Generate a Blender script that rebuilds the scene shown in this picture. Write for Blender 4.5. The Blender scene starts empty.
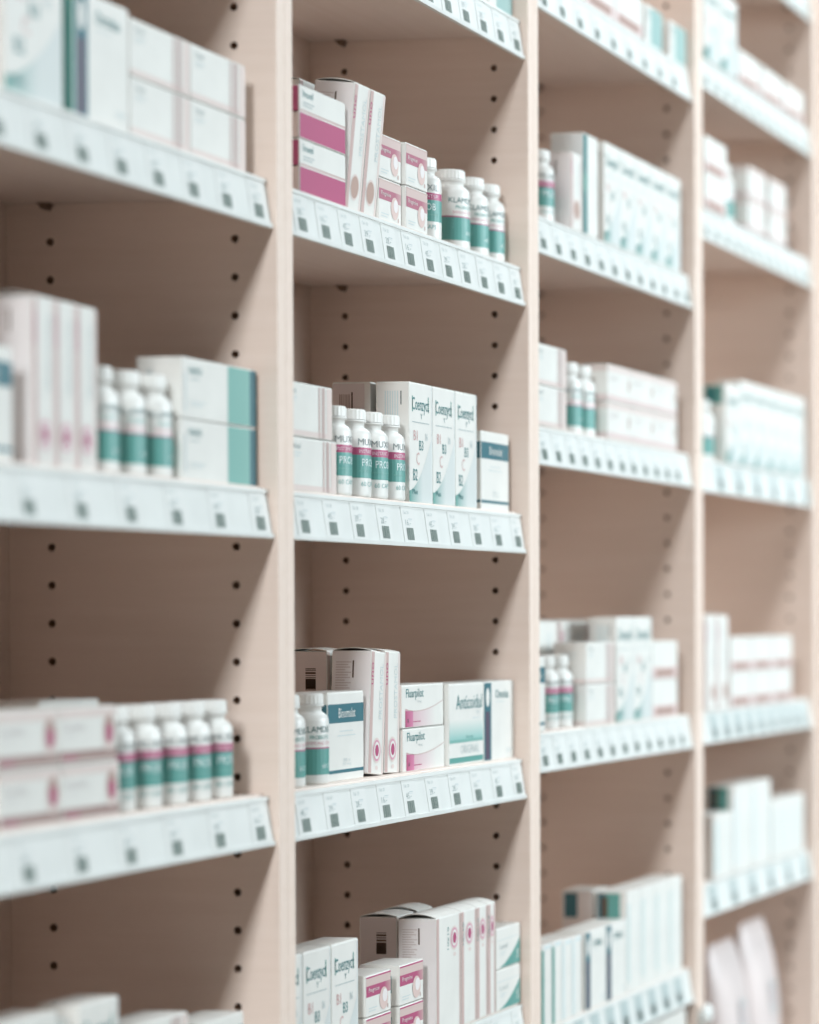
import bpy, bmesh, math, random
from mathutils import Vector

# ------------------------------------------------------------------ camera, world, lights
SC = bpy.context.scene
COL = SC.collection
random.seed(7)

cam_data = bpy.data.cameras.new('camera')
cam = bpy.data.objects.new('camera', cam_data)
COL.objects.link(cam)
cam.location = (-2.37615, -1.0242, 1.45)
_th, _pi = 0.13805, 0.01521
cam.rotation_euler = Vector((math.cos(_th) * math.cos(_pi), math.sin(_th) * math.cos(_pi), -math.sin(_pi))).to_track_quat('-Z', 'Y').to_euler()
cam_data.sensor_fit = 'HORIZONTAL'
cam_data.sensor_width = 36.0
cam_data.lens = 3000 / 819 * 36.0
cam_data.shift_x = (409.5 - 1101.02) / 819
cam_data.shift_y = (658.15 - 512.0) / 819
cam_data.clip_start = 0.05
cam_data.clip_end = 60
cam_data.dof.use_dof = True
cam_data.dof.focus_distance = 2.80
cam_data.dof.aperture_fstop = 3.9
SC.camera = cam

SC.view_settings.view_transform = 'Standard'
SC.view_settings.look = 'None'
SC.view_settings.gamma = 1.0
SC.view_settings.use_curve_mapping = False
SC.view_settings.exposure = 0.06

world = bpy.data.worlds.new('shop_daylight')
SC.world = world
world.use_nodes = True
_bg = world.node_tree.nodes['Background']
_bg.inputs[0].default_value = (0.93, 0.985, 1.0, 1)
_bg.inputs[1].default_value = 0.04


def area(name, loc, size, power, color, rot=(0, 0, 0)):
    d = bpy.data.lights.new(name, 'AREA')
    d.shape = 'RECTANGLE'
    d.size, d.size_y = size
    d.energy = power
    d.color = color
    o = bpy.data.objects.new(name, d)
    o.location = loc
    o.rotation_euler = rot
    COL.objects.link(o)
    return o


# a line of cool ceiling panels above the aisle; two added soft fill lamps brighten the right bays
COOL = (0.87, 0.955, 0.99)
for _x, _p in ((-5.0, 420), (-2.5, 12), (0.0, 10), (2.5, 24), (5.0, 40)):
    area('ceiling_lamp', (_x, -0.72, 3.7), (2.4, 0.5), _p, COOL)
for _x, _p in ((1.3, 56), (2.6, 96)):
    area('right_bays_fill_light', (_x, -3.0, 2.25), (1.0, 1.4), _p, (0.815, 0.945, 1.0), (math.radians(72), 0, 0))


# ------------------------------------------------------------------ materials
def lin(hexs):
    def f(c):
        c /= 255
        return c / 12.92 if c <= 0.04045 else ((c + 0.055) / 1.055) ** 2.4
    return tuple(f(int(hexs[i:i + 2], 16)) for i in (0, 2, 4))


def new_mat(name):
    m = bpy.data.materials.new(name)
    m.use_nodes = True
    return m, m.node_tree.nodes, m.node_tree.links, m.node_tree.nodes['Principled BSDF']


def plain(name, col, rough=0.5, vary=0.03, scale=30, spec=0.35):
    m, N, L, P = new_mat(name)
    tc = N.new('ShaderNodeTexCoord')
    nz = N.new('ShaderNodeTexNoise')
    nz.inputs['Scale'].default_value = scale
    nz.inputs['Detail'].default_value = 2
    L.new(tc.outputs['Object'], nz.inputs['Vector'])
    rp = N.new('ShaderNodeValToRGB')
    rp.color_ramp.elements[0].position = 0.3
    rp.color_ramp.elements[1].position = 0.7
    rp.color_ramp.elements[0].color = (*[max(0, c * (1 - vary)) for c in col], 1)
    rp.color_ramp.elements[1].color = (*[min(1, c * (1 + vary)) for c in col], 1)
    L.new(nz.outputs['Fac'], rp.inputs['Fac'])
    L.new(rp.outputs['Color'], P.inputs['Base Color'])
    P.inputs['Roughness'].default_value = rough
    P.inputs['Specular IOR Level'].default_value = spec
    return m


def wood(name, stretch, ca=(0.80, 0.64, 0.55), cb=(0.845, 0.69, 0.605)):
    m, N, L, P = new_mat(name)
    tc = N.new('ShaderNodeTexCoord')
    mp = N.new('ShaderNodeMapping')
    mp.inputs['Scale'].default_value = stretch
    L.new(tc.outputs['Object'], mp.inputs['Vector'])
    nz = N.new('ShaderNodeTexNoise')
    nz.inputs['Scale'].default_value = 1.0
    nz.inputs['Detail'].default_value = 5
    nz.inputs['Roughness'].default_value = 0.6
    L.new(mp.outputs['Vector'], nz.inputs['Vector'])
    rp = N.new('ShaderNodeValToRGB')
    e = rp.color_ramp.elements
    e[0].position, e[1].position = 0.3, 0.72
    e[0].color = (*ca, 1)
    e[1].color = (*cb, 1)
    L.new(nz.outputs['Fac'], rp.inputs['Fac'])
    L.new(rp.outputs['Color'], P.inputs['Base Color'])
    bp = N.new('ShaderNodeBump')
    bp.inputs['Strength'].default_value = 0.04
    bp.inputs['Distance'].default_value = 0.001
    L.new(nz.outputs['Fac'], bp.inputs['Height'])
    L.new(bp.outputs['Normal'], P.inputs['Normal'])
    P.inputs['Roughness'].default_value = 0.55
    P.inputs['Specular IOR Level'].default_value = 0.3
    return m


M_WOOD = wood('maple_melamine', (90, 5, 90))
M_BOARD = wood('maple_board', (5, 90, 90))
M_SHELF = wood('maple_shelf_board', (5, 90, 90), (0.80, 0.67, 0.60), (0.84, 0.72, 0.66))  # same maple, made paler: strong light on the shelf tops put into the colour
M_CARD = plain('white_carton_board', (0.80, 0.775, 0.735), 0.42)
M_RAIL = plain('white_label_rail_plastic', (0.77, 0.77, 0.745), 0.35)
M_BOTTLE = plain('white_bottle_plastic', (0.81, 0.79, 0.755), 0.33)
M_CAP = plain('white_cap_plastic', (0.81, 0.79, 0.755), 0.4)
M_PIN = plain('dark_bronze_pin', (0.22, 0.14, 0.10), 0.5)
M_HOLE = plain('raw_chipboard_bore', (0.34, 0.20, 0.125), 0.9)
M_POUCH = plain('pale_pink_pouch_film', (0.74, 0.64, 0.62), 0.35, 0.06, 12)
M_FLOOR = plain('brown_vinyl_floor', (0.30, 0.25, 0.215), 0.45, 0.06, 3)
M_WALL = plain('white_wall_paint', (0.8, 0.8, 0.79), 0.8)

M_INK, _N, _L, _P = new_mat('printed_ink')
_a = _N.new('ShaderNodeAttribute')
_a.attribute_name = 'ink'
_L.new(_a.outputs['Color'], _P.inputs['Base Color'])
_P.inputs['Roughness'].default_value = 0.42
_P.inputs['Specular IOR Level'].default_value = 0.35

WHITE = (0.80, 0.775, 0.735)
TEAL = (0.12, 0.335, 0.30)
TEAL_L = (0.22, 0.45, 0.405)
TEAL_D = (0.03, 0.20, 0.21)
NAVY = (0.05, 0.165, 0.20)
MAG = (0.47, 0.095, 0.20)
MAG_D = (0.40, 0.07, 0.17)
ROSE = (0.47, 0.17, 0.23)
PINK = (0.60, 0.445, 0.415)
PALE = (0.76, 0.64, 0.60)
TAUPE = (0.46, 0.31, 0.27)
PURPLE = (0.11, 0.075, 0.115)
GREY = (0.42, 0.48, 0.48)
GREYL = (0.62, 0.67, 0.67)
DARK = (0.07, 0.09, 0.09)
BROWN = (0.11, 0.06, 0.035)


# ------------------------------------------------------------------ mesh helpers
def link(name, me, mat=None, parent=None, kind=None):
    o = bpy.data.objects.new(name, me)
    COL.objects.link(o)
    if mat is not None and not me.materials:
        me.materials.append(mat)
    if parent is not None:
        o.parent = parent
    if kind:
        o['kind'] = kind
    return o


def from_bm(name, bm, mat, parent=None, smooth=False, kind=None):
    me = bpy.data.meshes.new(name)
    bm.normal_update()
    bm.to_mesh(me)
    bm.free()
    if smooth:
        for p in me.polygons:
            p.use_smooth = True
    return link(name, me, mat, parent, kind)


def bm_box(bm, x0, x1, y0, y1, z0, z1):
    v = [bm.verts.new((x, y, z)) for z in (z0, z1) for y in (y0, y1) for x in (x0, x1)]
    for f in ((0, 2, 3, 1), (4, 5, 7, 6), (0, 1, 5, 4), (2, 6, 7, 3), (0, 4, 6, 2), (1, 3, 7, 5)):
        bm.faces.new([v[i] for i in f])


def box(name, dims, mat, parent=None, bevel=0.0, kind=None):
    bm = bmesh.new()
    bm_box(bm, *dims)
    if bevel:
        bmesh.ops.bevel(bm, geom=bm.edges[:], offset=bevel, segments=1, affect='EDGES')
    return from_bm(name, bm, mat, parent, kind=kind)


def empty(name, loc, label, cat, group=None, rot=(0, 0, 0)):
    o = bpy.data.objects.new(name, None)
    o.empty_display_size = 0.02
    COL.objects.link(o)
    o.location = loc
    o.rotation_euler = rot
    o['label'] = label
    o['category'] = cat
    if group:
        o['group'] = group
    return o


_TXT = {}


def text_mesh(s):
    """outline of a word as triangles in the unit box, cached"""
    if s not in _TXT:
        cu = bpy.data.curves.new('word', 'FONT')
        cu.body = s
        cu.resolution_u = 2
        ob = bpy.data.objects.new('word', cu)
        COL.objects.link(ob)
        bpy.context.view_layer.update()
        me = bpy.data.meshes.new_from_object(ob.evaluated_get(bpy.context.evaluated_depsgraph_get()))
        vs = [(v.co.x, v.co.y) for v in me.vertices]
        x0, x1 = min(v[0] for v in vs), max(v[0] for v in vs)
        y0, y1 = min(v[1] for v in vs), max(v[1] for v in vs)
        vs = [((x - x0) / (x1 - x0), (y - y0) / (y1 - y0)) for x, y in vs]
        fs = [tuple(p.vertices) for p in me.polygons]
        bpy.data.objects.remove(ob)
        bpy.data.curves.remove(cu)
        bpy.data.meshes.remove(me)
        _TXT[s] = (vs, fs)
    return _TXT[s]


class Print:
    """flat ink shapes in (u, v) millimetres on one face; layers lie a hair apart"""

    def __init__(self):
        self.v, self.f, self.c = [], [], []

    def poly(self, pts, col, layer=0):
        n = len(self.v)
        cols = col if isinstance(col, list) else [col] * len(pts)
        self.v += [(u, w, layer) for u, w in pts]
        self.f.append(tuple(range(n, n + len(pts))))
        self.c.append(cols)

    def rect(self, u0, v0, u1, v1, col, layer=0, col2=None):
        if col2 is None:
            self.poly([(u0, v0), (u1, v0), (u1, v1), (u0, v1)], col, layer)
        else:  # col at left, col2 at right
            self.poly([(u0, v0), (u1, v0), (u1, v1), (u0, v1)], [col, col2, col2, col], layer)

    def vgrad(self, u0, v0, u1, v1, low, high, layer=0):
        self.poly([(u0, v0), (u1, v0), (u1, v1), (u0, v1)], [low, low, high, high], layer)

    def ell(self, u, v, ru, rv, col, layer=0, n=18):
        self.poly([(u + ru * math.cos(2 * math.pi * k / n), v + rv * math.sin(2 * math.pi * k / n)) for k in range(n)], col, layer)

    def text(self, s, u, v, w, h, col, layer=2, turn=False):
        vs, fs = text_mesh(s)
        n = len(self.v)
        for a, b in vs:
            if turn:
                self.v.append((u + w - b * w, v + a * h, layer))
            else:
                self.v.append((u + a * w, v + b * h, layer))
        for f in fs:
            self.f.append(tuple(i + n for i in f))
            self.c.append([col] * len(f))

    def lines(self, u, v, w, n, col=GREYL, step=2.6, t=0.9, layer=1):
        for k in range(n):
            ww = w * (1.0, 0.8, 0.93, 0.7)[k % 4]
            self.rect(u, v - k * step, u + ww, v - k * step + t, col, layer)

    def bars(self, u, v, w, h, col=DARK, layer=1, n=9, flat=False):
        r = random.Random(int(u * 7 + v * 13 + n))
        ext = h if flat else w
        p = 0.0
        while p < ext:
            t = ext * r.choice((0.035, 0.05, 0.09))
            if flat:
                self.rect(u, v + p, u + w, v + min(p + t, ext), col, layer)
            else:
                self.rect(u + p, v, u + min(p + t, ext), v + h, col, layer)
            p += t + ext * r.choice((0.03, 0.05))

    def swoosh(self, w, y0, y1, col, col2, right=None, layer=0, n=10):
        """area below a curve that climbs to the right, ink fading from col to col2"""
        right = right or w
        for k in range(n):
            t0, t1 = k / n, (k + 1) / n
            a, b = y0 + (y1 - y0) * t0 ** 1.7, y0 + (y1 - y0) * t1 ** 1.7
            ca = tuple(x + (y - x) * min(1, 1.55 * t0 ** 0.85) for x, y in zip(col, col2))
            cb = tuple(x + (y - x) * min(1, 1.55 * t1 ** 0.85) for x, y in zip(col, col2))
            self.poly([(right * t0, 0.6), (right * t1, 0.6), (right * t1, b), (right * t0, a)], [ca, cb, cb, ca], layer)

    def mesh(self, name, mapper):
        me = bpy.data.meshes.new(name)
        me.from_pydata([mapper(*p) for p in self.v], [], self.f)
        att = me.color_attributes.new('ink', 'FLOAT_COLOR', 'CORNER')
        flat = []
        for cols in self.c:
            for c in cols:
                flat += [c[0], c[1], c[2], 1.0]
        att.data.foreach_set('color', flat)
        me.materials.append(M_INK)
        return me


def front_map(u, v, l):
    return (u / 1000, -0.00012 * (l + 1), v / 1000)


def side_map(d):
    return lambda u, v, l: (-0.00012 * (l + 1), d - u / 1000, v / 1000)


# ------------------------------------------------------------------ setting
box('floor', (-9, 11, -9, 0.5, -0.05, 0.0), M_FLOOR, kind='structure')
box('wall_back', (-9, 11, 0.2435, 0.34, 0.0, 2.9), M_WALL, kind='structure')

W = 0.63929          # pitch of the shelving units
INNER = 0.6063       # clear width inside a unit
PT = (W - INNER) / 2  # side panel
DEPTH = 0.2335
FRONT = -0.0038
TOPZ = 2.56
HOLE_Z0 = 1.45 + 0.02273
HOLES = [HOLE_Z0 + 0.032 * n for n in range(-26, 32)]


def drilled_panel(x):
    """side panel whose left face (at x) carries two rows of drilled holes"""
    bm = bmesh.new()
    z0, z1 = 0.0, TOPZ
    x1 = x + PT
    cut = HOLES[0] - 0.016
    end = HOLES[-1] + 0.016
    r, dp, n = 0.0034, 0.012, 12

    def quad(ya, yb, za, zb):
        bm.faces.new([bm.verts.new(p) for p in ((x, ya, za), (x, ya, zb), (x, yb, zb), (x, yb, za))])

    y = FRONT
    for hy in (0.033, 0.196):
        quad(y, hy - 0.008, z0, z1)
        quad(hy - 0.008, hy + 0.008, z0, cut)
        quad(hy - 0.008, hy + 0.008, end, z1)
        for hz in HOLES:
            sq = []
            ci = []
            cb = []
            for k in range(n):
                a = 2 * math.pi * (k + 0.5) / n
                c, s = math.cos(a), math.sin(a)
                m = max(abs(c), abs(s))
                sq.append(bm.verts.new((x, hy + 0.008 * c / m, hz + 0.016 * s / m)))
                ci.append(bm.verts.new((x, hy + r * c, hz + r * s)))
                cb.append(bm.verts.new((x + dp, hy + r * c, hz + r * s)))
            for k in range(n):
                j = (k + 1) % n
                bm.faces.new((sq[k], ci[k], ci[j], sq[j]))
                bm.faces.new((ci[k], cb[k], cb[j], ci[j])).material_index = 1
            bm.faces.new(list(reversed(cb))).material_index = 1
            # corner fillers of the cell
            for k in range(n):
                j = (k + 1) % n
                a, b = sq[k].co, sq[j].co
                if abs(a.y - b.y) > 1e-6 and abs(a.z - b.z) > 1e-6:
                    cy = hy + 0.008 * (1 if (a.y + b.y) / 2 > hy else -1)
                    cz = hz + 0.016 * (1 if (a.z + b.z) / 2 > hz else -1)
                    bm.faces.new((sq[j], sq[k], bm.verts.new((x, cy, cz))))
        y = hy + 0.008
    quad(y, DEPTH + 0.008, z0, z1)
    # the other five faces
    for f in (((x, FRONT, z0), (x1, FRONT, z0), (x1, FRONT, z1), (x, FRONT, z1)),
              ((x1, FRONT, z0), (x1, DEPTH + .008, z0), (x1, DEPTH + .008, z1), (x1, FRONT, z1)),
              ((x1, DEPTH + .008, z0), (x, DEPTH + .008, z0), (x, DEPTH + .008, z1), (x1, DEPTH + .008, z1)),
              ((x, FRONT, z1), (x1, FRONT, z1), (x1, DEPTH + .008, z1), (x, DEPTH + .008, z1)),
              ((x, 0, z0), (x, DEPTH + .008, z0), (x1, DEPTH + .008, z0), (x1, FRONT, z0))):
        bm.faces.new([bm.verts.new(p) for p in f])
    bmesh.ops.remove_doubles(bm, verts=bm.verts[:], dist=1e-5)
    return bm


UNIT_LABELS = ['nearest pinkish maple shelving unit, cut by the left edge of the photo',
               'sharp pinkish maple shelving unit, second from the left',
               'pinkish maple shelving unit, third from the left',
               'blurred pinkish maple shelving unit, fourth from the left',
               'farthest shelving unit, only its front edge showing at the right border']
for i in range(5):
    xr = i * W
    xl = xr - INNER
    u = empty('shelving_unit', (xl - PT, 0, 0), UNIT_LABELS[i], 'shelving unit', 'shelving units in a row')
    o = u.location.x

    def loc(bm_or_obj):
        bm_or_obj.location = (-o, 0, 0)
        return bm_or_obj
    g = 0.0002
    loc(box('side_panel', (xl - PT + g, xl, FRONT, DEPTH + .008, 0, TOPZ), M_WOOD, u, 0.0006))
    loc(from_bm('side_panel', drilled_panel(xr), M_WOOD, u)).data.materials.append(M_HOLE)
    loc(box('back_panel', (xl, xr, DEPTH, DEPTH + .008, 0, TOPZ), M_BOARD, u))
    loc(box('top_panel', (xl, xr, 0.0, DEPTH, TOPZ - 0.02, TOPZ), M_BOARD, u, 0.0006))
    loc(box('base_panel', (xl, xr, 0.0, DEPTH, 0.08, 0.10), M_BOARD, u, 0.0006))
    loc(box('plinth', (xl, xr, 0.02, 0.036, 0.0, 0.08), M_BOARD, u))

# ------------------------------------------------------------------ shelves with price rails
RAIL_H = 0.0405
SURF = 0.0425


def rail_bm(length):
    bm = bmesh.new()
    prof = [(0.0, 0.0), (0.0, 0.0035), (0.0016, 0.0036), (0.0066, 0.0372), (0.0052, 0.0374), (0.0058, 0.0405),
            (0.0096, 0.0405), (0.0096, 0.036), (0.0046, 0.0012), (0.0046, 0.0)]
    a = [bm.verts.new((0, y - 0.001, z)) for y, z in prof]
    b = [bm.verts.new((length, y - 0.001, z)) for y, z in prof]
    n = len(prof)
    for k in range(n):
        j = (k + 1) % n
        bm.faces.new((a[k], a[j], b[j], b[k]))
    bm.faces.new(list(reversed(a)))
    bm.faces.new(b)
    bmesh.ops.recalc_face_normals(bm, faces=bm.faces[:])
    return bm


def tag_mesh(price, grey=False):
    p = Print()
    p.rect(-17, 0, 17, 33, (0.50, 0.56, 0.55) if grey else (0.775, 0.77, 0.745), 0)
    p.rect(-16.9, 0.5, -16.5, 32.5, (0.74, 0.75, 0.73), 1)
    p.text('Tab. 20', -12, 26.5, 14, 3.0, (0.5, 0.56, 0.55), 1)
    p.rect(-1, 21.6, 9, 22.4, (0.55, 0.6, 0.6), 1)
    p.rect(0, 20.2, 8, 20.7, (0.62, 0.66, 0.66), 1)
    p.text(price, -9, 15.8, 13, 5.6, (0.30, 0.37, 0.36), 1)
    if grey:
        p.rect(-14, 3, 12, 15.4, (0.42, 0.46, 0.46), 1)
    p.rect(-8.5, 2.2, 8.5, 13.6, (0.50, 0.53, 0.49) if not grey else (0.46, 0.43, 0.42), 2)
    p.bars(-8.5, 2.2, 17, 11.4, (0.15, 0.20, 0.18), 3, 9 + len(price))
    me = p.mesh('price_tag', lambda u, v, l: (u / 1000, -0.0003 - 0.00012 * (l + 1), v / 1000))
    # thin card behind the print
    bm = bmesh.new()
    bm.from_mesh(me)
    bm_box(bm, -0.0172, 0.0172, -0.0003, 0.0, 0.0, 0.0331)
    for f in bm.faces[-6:]:
        f.material_index = 1
    bm.to_mesh(me)
    bm.free()
    me.materials.append(M_RAIL)
    return me


TAGS = [tag_mesh(s) for s in ('28.-', '39.-', '45.-', '16.-')]
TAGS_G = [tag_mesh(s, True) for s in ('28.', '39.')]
TILT = -math.atan2(0.005, 0.0336)

SHELVES = {}
RAIL = bpy.data.meshes.new('label_rail')
_b = rail_bm(INNER - 0.0020)
_b.to_mesh(RAIL)
_b.free()
RAIL.materials.append(M_RAIL)
BOARD = None
PIN = None


def pin_bm():
    bm = bmesh.new()
    bmesh.ops.create_cone(bm, cap_ends=True, segments=12, radius1=0.0027, radius2=0.0027, depth=0.012)
    bmesh.ops.rotate(bm, verts=bm.verts[:], matrix=__import__('mathutils').Matrix.Rotation(math.pi / 2, 3, 'Y'))
    bm_box(bm, -0.006, 0.001, -0.005, 0.005, 0.0016, 0.0030)
    return bm


def shelf(key, bay, zb, first, pitch, n, label, grey=False):
    global BOARD, PIN
    xl = bay * W - INNER + 0.0010
    s = empty('shelf', (xl, 0, zb), label, 'shelf', 'adjustable shelves with price rails')
    if BOARD is None:
        o = box('shelf_board', (0, INNER - 0.0020, 0.0088, DEPTH - 0.001, 0.0237, SURF), M_SHELF, s, 0.0006)
        BOARD = o.data
        bm = pin_bm()
        PIN = bpy.data.meshes.new('shelf_pin')
        bm.to_mesh(PIN)
        bm.free()
        PIN.materials.append(M_PIN)
    else:
        link('shelf_board', BOARD, None, s)
    r = link('label_rail', RAIL, None, s)
    for px, sgn in ((0.0062, -1), (INNER - 0.0085, 1)):
        for py in (0.033, 0.196):
            q = link('shelf_pin', PIN, None, s)
            q.location = (px, py, 0.0204)
            q.rotation_euler = (0, 0, 0 if sgn > 0 else math.pi)
    pool = TAGS_G if grey else TAGS
    for k in range(n):
        x = first + pitch * k - xl
        if x < 0.0178 or x > INNER - 0.0160:
            continue
        x = min(x, INNER - 0.0200)
        t = link('price_tag', pool[(k * 3 + int(zb * 50)) % len(pool)], None, r)
        t.location = (x, 0.0007, 0.0038)
        t.rotation_euler = (TILT, 0, 0)
    SHELVES[key] = (bay, zb + SURF)
    return s


shelf('0T', 0, 2.0247, -.5745, .0610, 10, 'wooden shelf just above the left bay\'s frame top, holding nothing visible')
shelf('0A', 0, 1.7687, -.5745, .0612, 10, 'wooden shelf with price rail, top one in the left bay')
shelf('0B', 0, 1.5118, -.5665, .0777, 8, 'wooden shelf with price rail, middle one in the left bay')
shelf('0C', 0, 1.2565, -.5690, .0777, 8, 'wooden shelf with price rail, in left bay under the long pink cartons')
shelf('0D', 0, 1.0005, -.5690, .0777, 8, 'wooden shelf at the bottom of the left bay, hidden under carton tops')
shelf('1T', 1, 2.0247, .0661, .0504, 12, 'wooden shelf with price rail, cut by the photo\'s top edge in second bay')
shelf('1A', 1, 1.7687, .0661, .0504, 12, 'wooden shelf with price rail under the magenta cartons in second bay')
shelf('1B', 1, 1.5118, .0695, .0613, 10, 'wooden shelf with price rail under the tall vitamin cartons, middle second bay')
shelf('1C', 1, 1.2565, .0690, .0613, 10, 'wooden shelf with price rail, second lowest visible in second bay')
shelf('1D', 1, 1.0005, .0690, .0613, 10, 'wooden shelf whose rail only shows at the bottom right second bay')
shelf('2T', 2, 2.0882, .7082, .0620, 9, 'wooden shelf with price rail, highest in the third bay')
shelf('2A', 2, 1.8302, .7045, .0508, 12, 'wooden shelf with price rail under a row of five tall cartons, third bay')
shelf('2B', 2, 1.6067, .7065, .0465, 13, 'wooden shelf with price rail, middle of the third bay')
shelf('2C', 2, 1.2804, .7065, .0480, 12, 'wooden shelf with price rail, second lowest visible in third bay')
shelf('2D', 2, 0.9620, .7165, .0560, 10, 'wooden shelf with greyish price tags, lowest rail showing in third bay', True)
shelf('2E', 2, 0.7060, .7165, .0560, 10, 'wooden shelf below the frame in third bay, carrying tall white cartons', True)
shelf('3S', 3, 2.3115, 1.352, .05, 12, 'blurred wooden shelf at the photo\'s top right corner')
shelf('3T', 3, 2.1150, 1.352, .05, 12, 'blurred wooden shelf with price rail, second from the top in fourth bay')
shelf('3A', 3, 1.9245, 1.352, .05, 12, 'blurred wooden shelf with price rail, third from the top in fourth bay')
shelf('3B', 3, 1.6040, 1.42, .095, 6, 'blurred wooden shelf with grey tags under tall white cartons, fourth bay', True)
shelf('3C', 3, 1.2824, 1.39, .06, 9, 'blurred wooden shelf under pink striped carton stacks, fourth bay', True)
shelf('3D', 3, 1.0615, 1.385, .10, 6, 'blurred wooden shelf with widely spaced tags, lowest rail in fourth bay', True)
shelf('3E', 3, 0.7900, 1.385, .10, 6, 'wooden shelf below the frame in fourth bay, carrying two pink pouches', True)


# ------------------------------------------------------------------ cartons
def carton_proto(w, h, d, front=None, side=None, bulge=0.0, body_mat=None):
    """builds meshes: body, top flap, printed front, printed side (mm)"""
    w, h, d = w / 1000, h / 1000, d / 1000
    parts = []
    bm = bmesh.new()
    bm_box(bm, 0, w, 0, d, 0, h - 0.0009)
    bmesh.ops.bevel(bm, geom=bm.edges[:], offset=0.0007, segments=1, affect='EDGES')
    me = bpy.data.meshes.new('carton_body')
    bm.to_mesh(me)
    bm.free()
    me.materials.append(body_mat or M_CARD)
    parts.append(('carton_body', me))
    bm = bmesh.new()
    n = 6
    rows = []
    for k in range(n + 1):
        t = k / n
        y = 0.0006 + (d - 0.0014) * t
        z = h - 0.0009 + bulge / 1000 * math.sin(math.pi * t) ** 0.8 if t not in (0, 1) else h - 0.0009
        rows.append([bm.verts.new((x, y, zz)) for zz in (z, z + 0.0007) for x in (0.0006, w - 0.0006)])
    for k in range(n):
        a, b = rows[k], rows[k + 1]
        for p, q in ((0, 1), (1, 3), (3, 2), (2, 0)):
            bm.faces.new((a[p], b[p], b[q], a[q]))
    bm.faces.new([rows[0][i] for i in (0, 1, 3, 2)])
    bm.faces.new([rows[n][i] for i in (2, 3, 1, 0)])
    bmesh.ops.recalc_face_normals(bm, faces=bm.faces[:])
    me = bpy.data.meshes.new('top_flap')
    bm.to_mesh(me)
    bm.free()
    me.materials.append(body_mat or M_CARD)
    parts.append(('top_flap', me))
    if front is not None and front.f:
        parts.append(('printed_front', front.mesh('printed_front', front_map)))
    if side is not None and side.f:
        parts.append(('printed_side', side.mesh('printed_side', side_map(d))))
    return parts


PROTO = {}


def pink_stripe(h=46.5):        # white carton, pink stripes at its right end
    f, s = Print(), Print()
    f.rect(0.8, 0.8, 102, 5.5, PALE)
    f.rect(73, 0.8, 76, h - 1.5, PINK, 1)
    f.rect(80, 0.8, 86.5, h - 1.5, (0.54, 0.405, 0.38), 1)
    f.rect(90.5, 0.8, 102.2, h - 1.5, PALE, 1)
    f.text('Vasel', 8, h - 10, 16, 5, GREY, 1)
    f.lines(8, h - 14, 18, 2)
    s.rect(1, 1, 37, 5.5, PALE)
    s.lines(8, 34, 20, 4)
    return carton_proto(103, h, 38, f, s)


def magenta():
    f, s = Print(), Print()
    f.rect(0.8, 0.8, 101.2, 22, MAG)
    f.rect(0.8, 23.2, 101.2, 25, PINK)
    f.text('Insel', 7, 36, 22, 6, TEAL_D, 1)
    f.lines(7, 31, 25, 2, GREY)
    s.rect(0.8, 22, 37, 44.5, MAG)
    s.rect(0.8, 0.8, 37, 23, PALE)
    s.ell(28, 8, 2.5, 2.5, ROSE, 1)
    return carton_proto(102, 46, 38, f, s)


def slim(w, h, emblem, low=True, d=38, bulge=2.5, pink_face=True):
    f, s = Print(), Print()
    f.rect(0.6, 0.8, 7.5, h - 1.5, (0.60, 0.43, 0.405))
    f.rect(w - 5.0, 0.8, w - 0.6, h - 1.5, PINK if not low else PALE)
    ez = 22 if low else h - 24
    ring, core = emblem
    cx = w * 0.52
    cx = w * (0.52 if w < 50 else .72)
    ew = min(w * .5, 20)
    f.ell(cx, ez, ew * .56, 12, PALE, 1)
    f.ell(cx, ez, ew * .47, 10, ring, 2)
    if core != ring:
        f.ell(cx, ez, ew * .37, 8, WHITE, 3)
        f.ell(cx, ez, ew * .24, 5.5, core, 4)
        f.ell(cx + ew * .05, ez - 16, ew * .2, 2.0, PALE, 1)
    if low:
        f.text('PROSTAMOL', w * .60, h * .45, w * .20, h * .45, GREYL, 1, turn=True)
        f.text('uno', w * .04, h * .72, w * .13, h * .18, MAG, 1, turn=True)
    else:
        f.text('10x10', cx - ew * .95, h - 34, 4, 22, TEAL_D, 1, turn=True)
    if pink_face:
        s.rect(0.8, 0.8, d - 0.8, h - 1.5, (0.80, 0.74, 0.73))
    for k in range(14):
        s.rect(4, h - 12 - 2.4 * k, 4 + (15, 12, 14, 9)[k % 4], h - 11 - 2.4 * k, (0.62, 0.52, 0.50), 1)
    s.rect(20, h - 26, 21.5, h - 10, BROWN, 1)
    return carton_proto(w, h, d, f, s, bulge)


def slim_barcode(w, h):       # rear row: side tinted brown to carry its shade, with a dark barcode
    f, s = Print(), Print()
    f.rect(0.6, 0.8, 6, h - 1.5, PALE)
    f.ell(w * .5, h - 28, w * .3, 14, BROWN, 1)
    f.ell(w * .5, h - 15, w * .2, 4, MAG, 2)
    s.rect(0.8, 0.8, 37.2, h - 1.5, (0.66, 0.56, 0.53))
    s.bars(17, h - 37, 10, 21, BROWN, 1, 7, True)
    s.rect(17, h - 36, 27, h - 27, BROWN, 1)
    return carton_proto(w, h, 38, f, s, 2.5)


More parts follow.
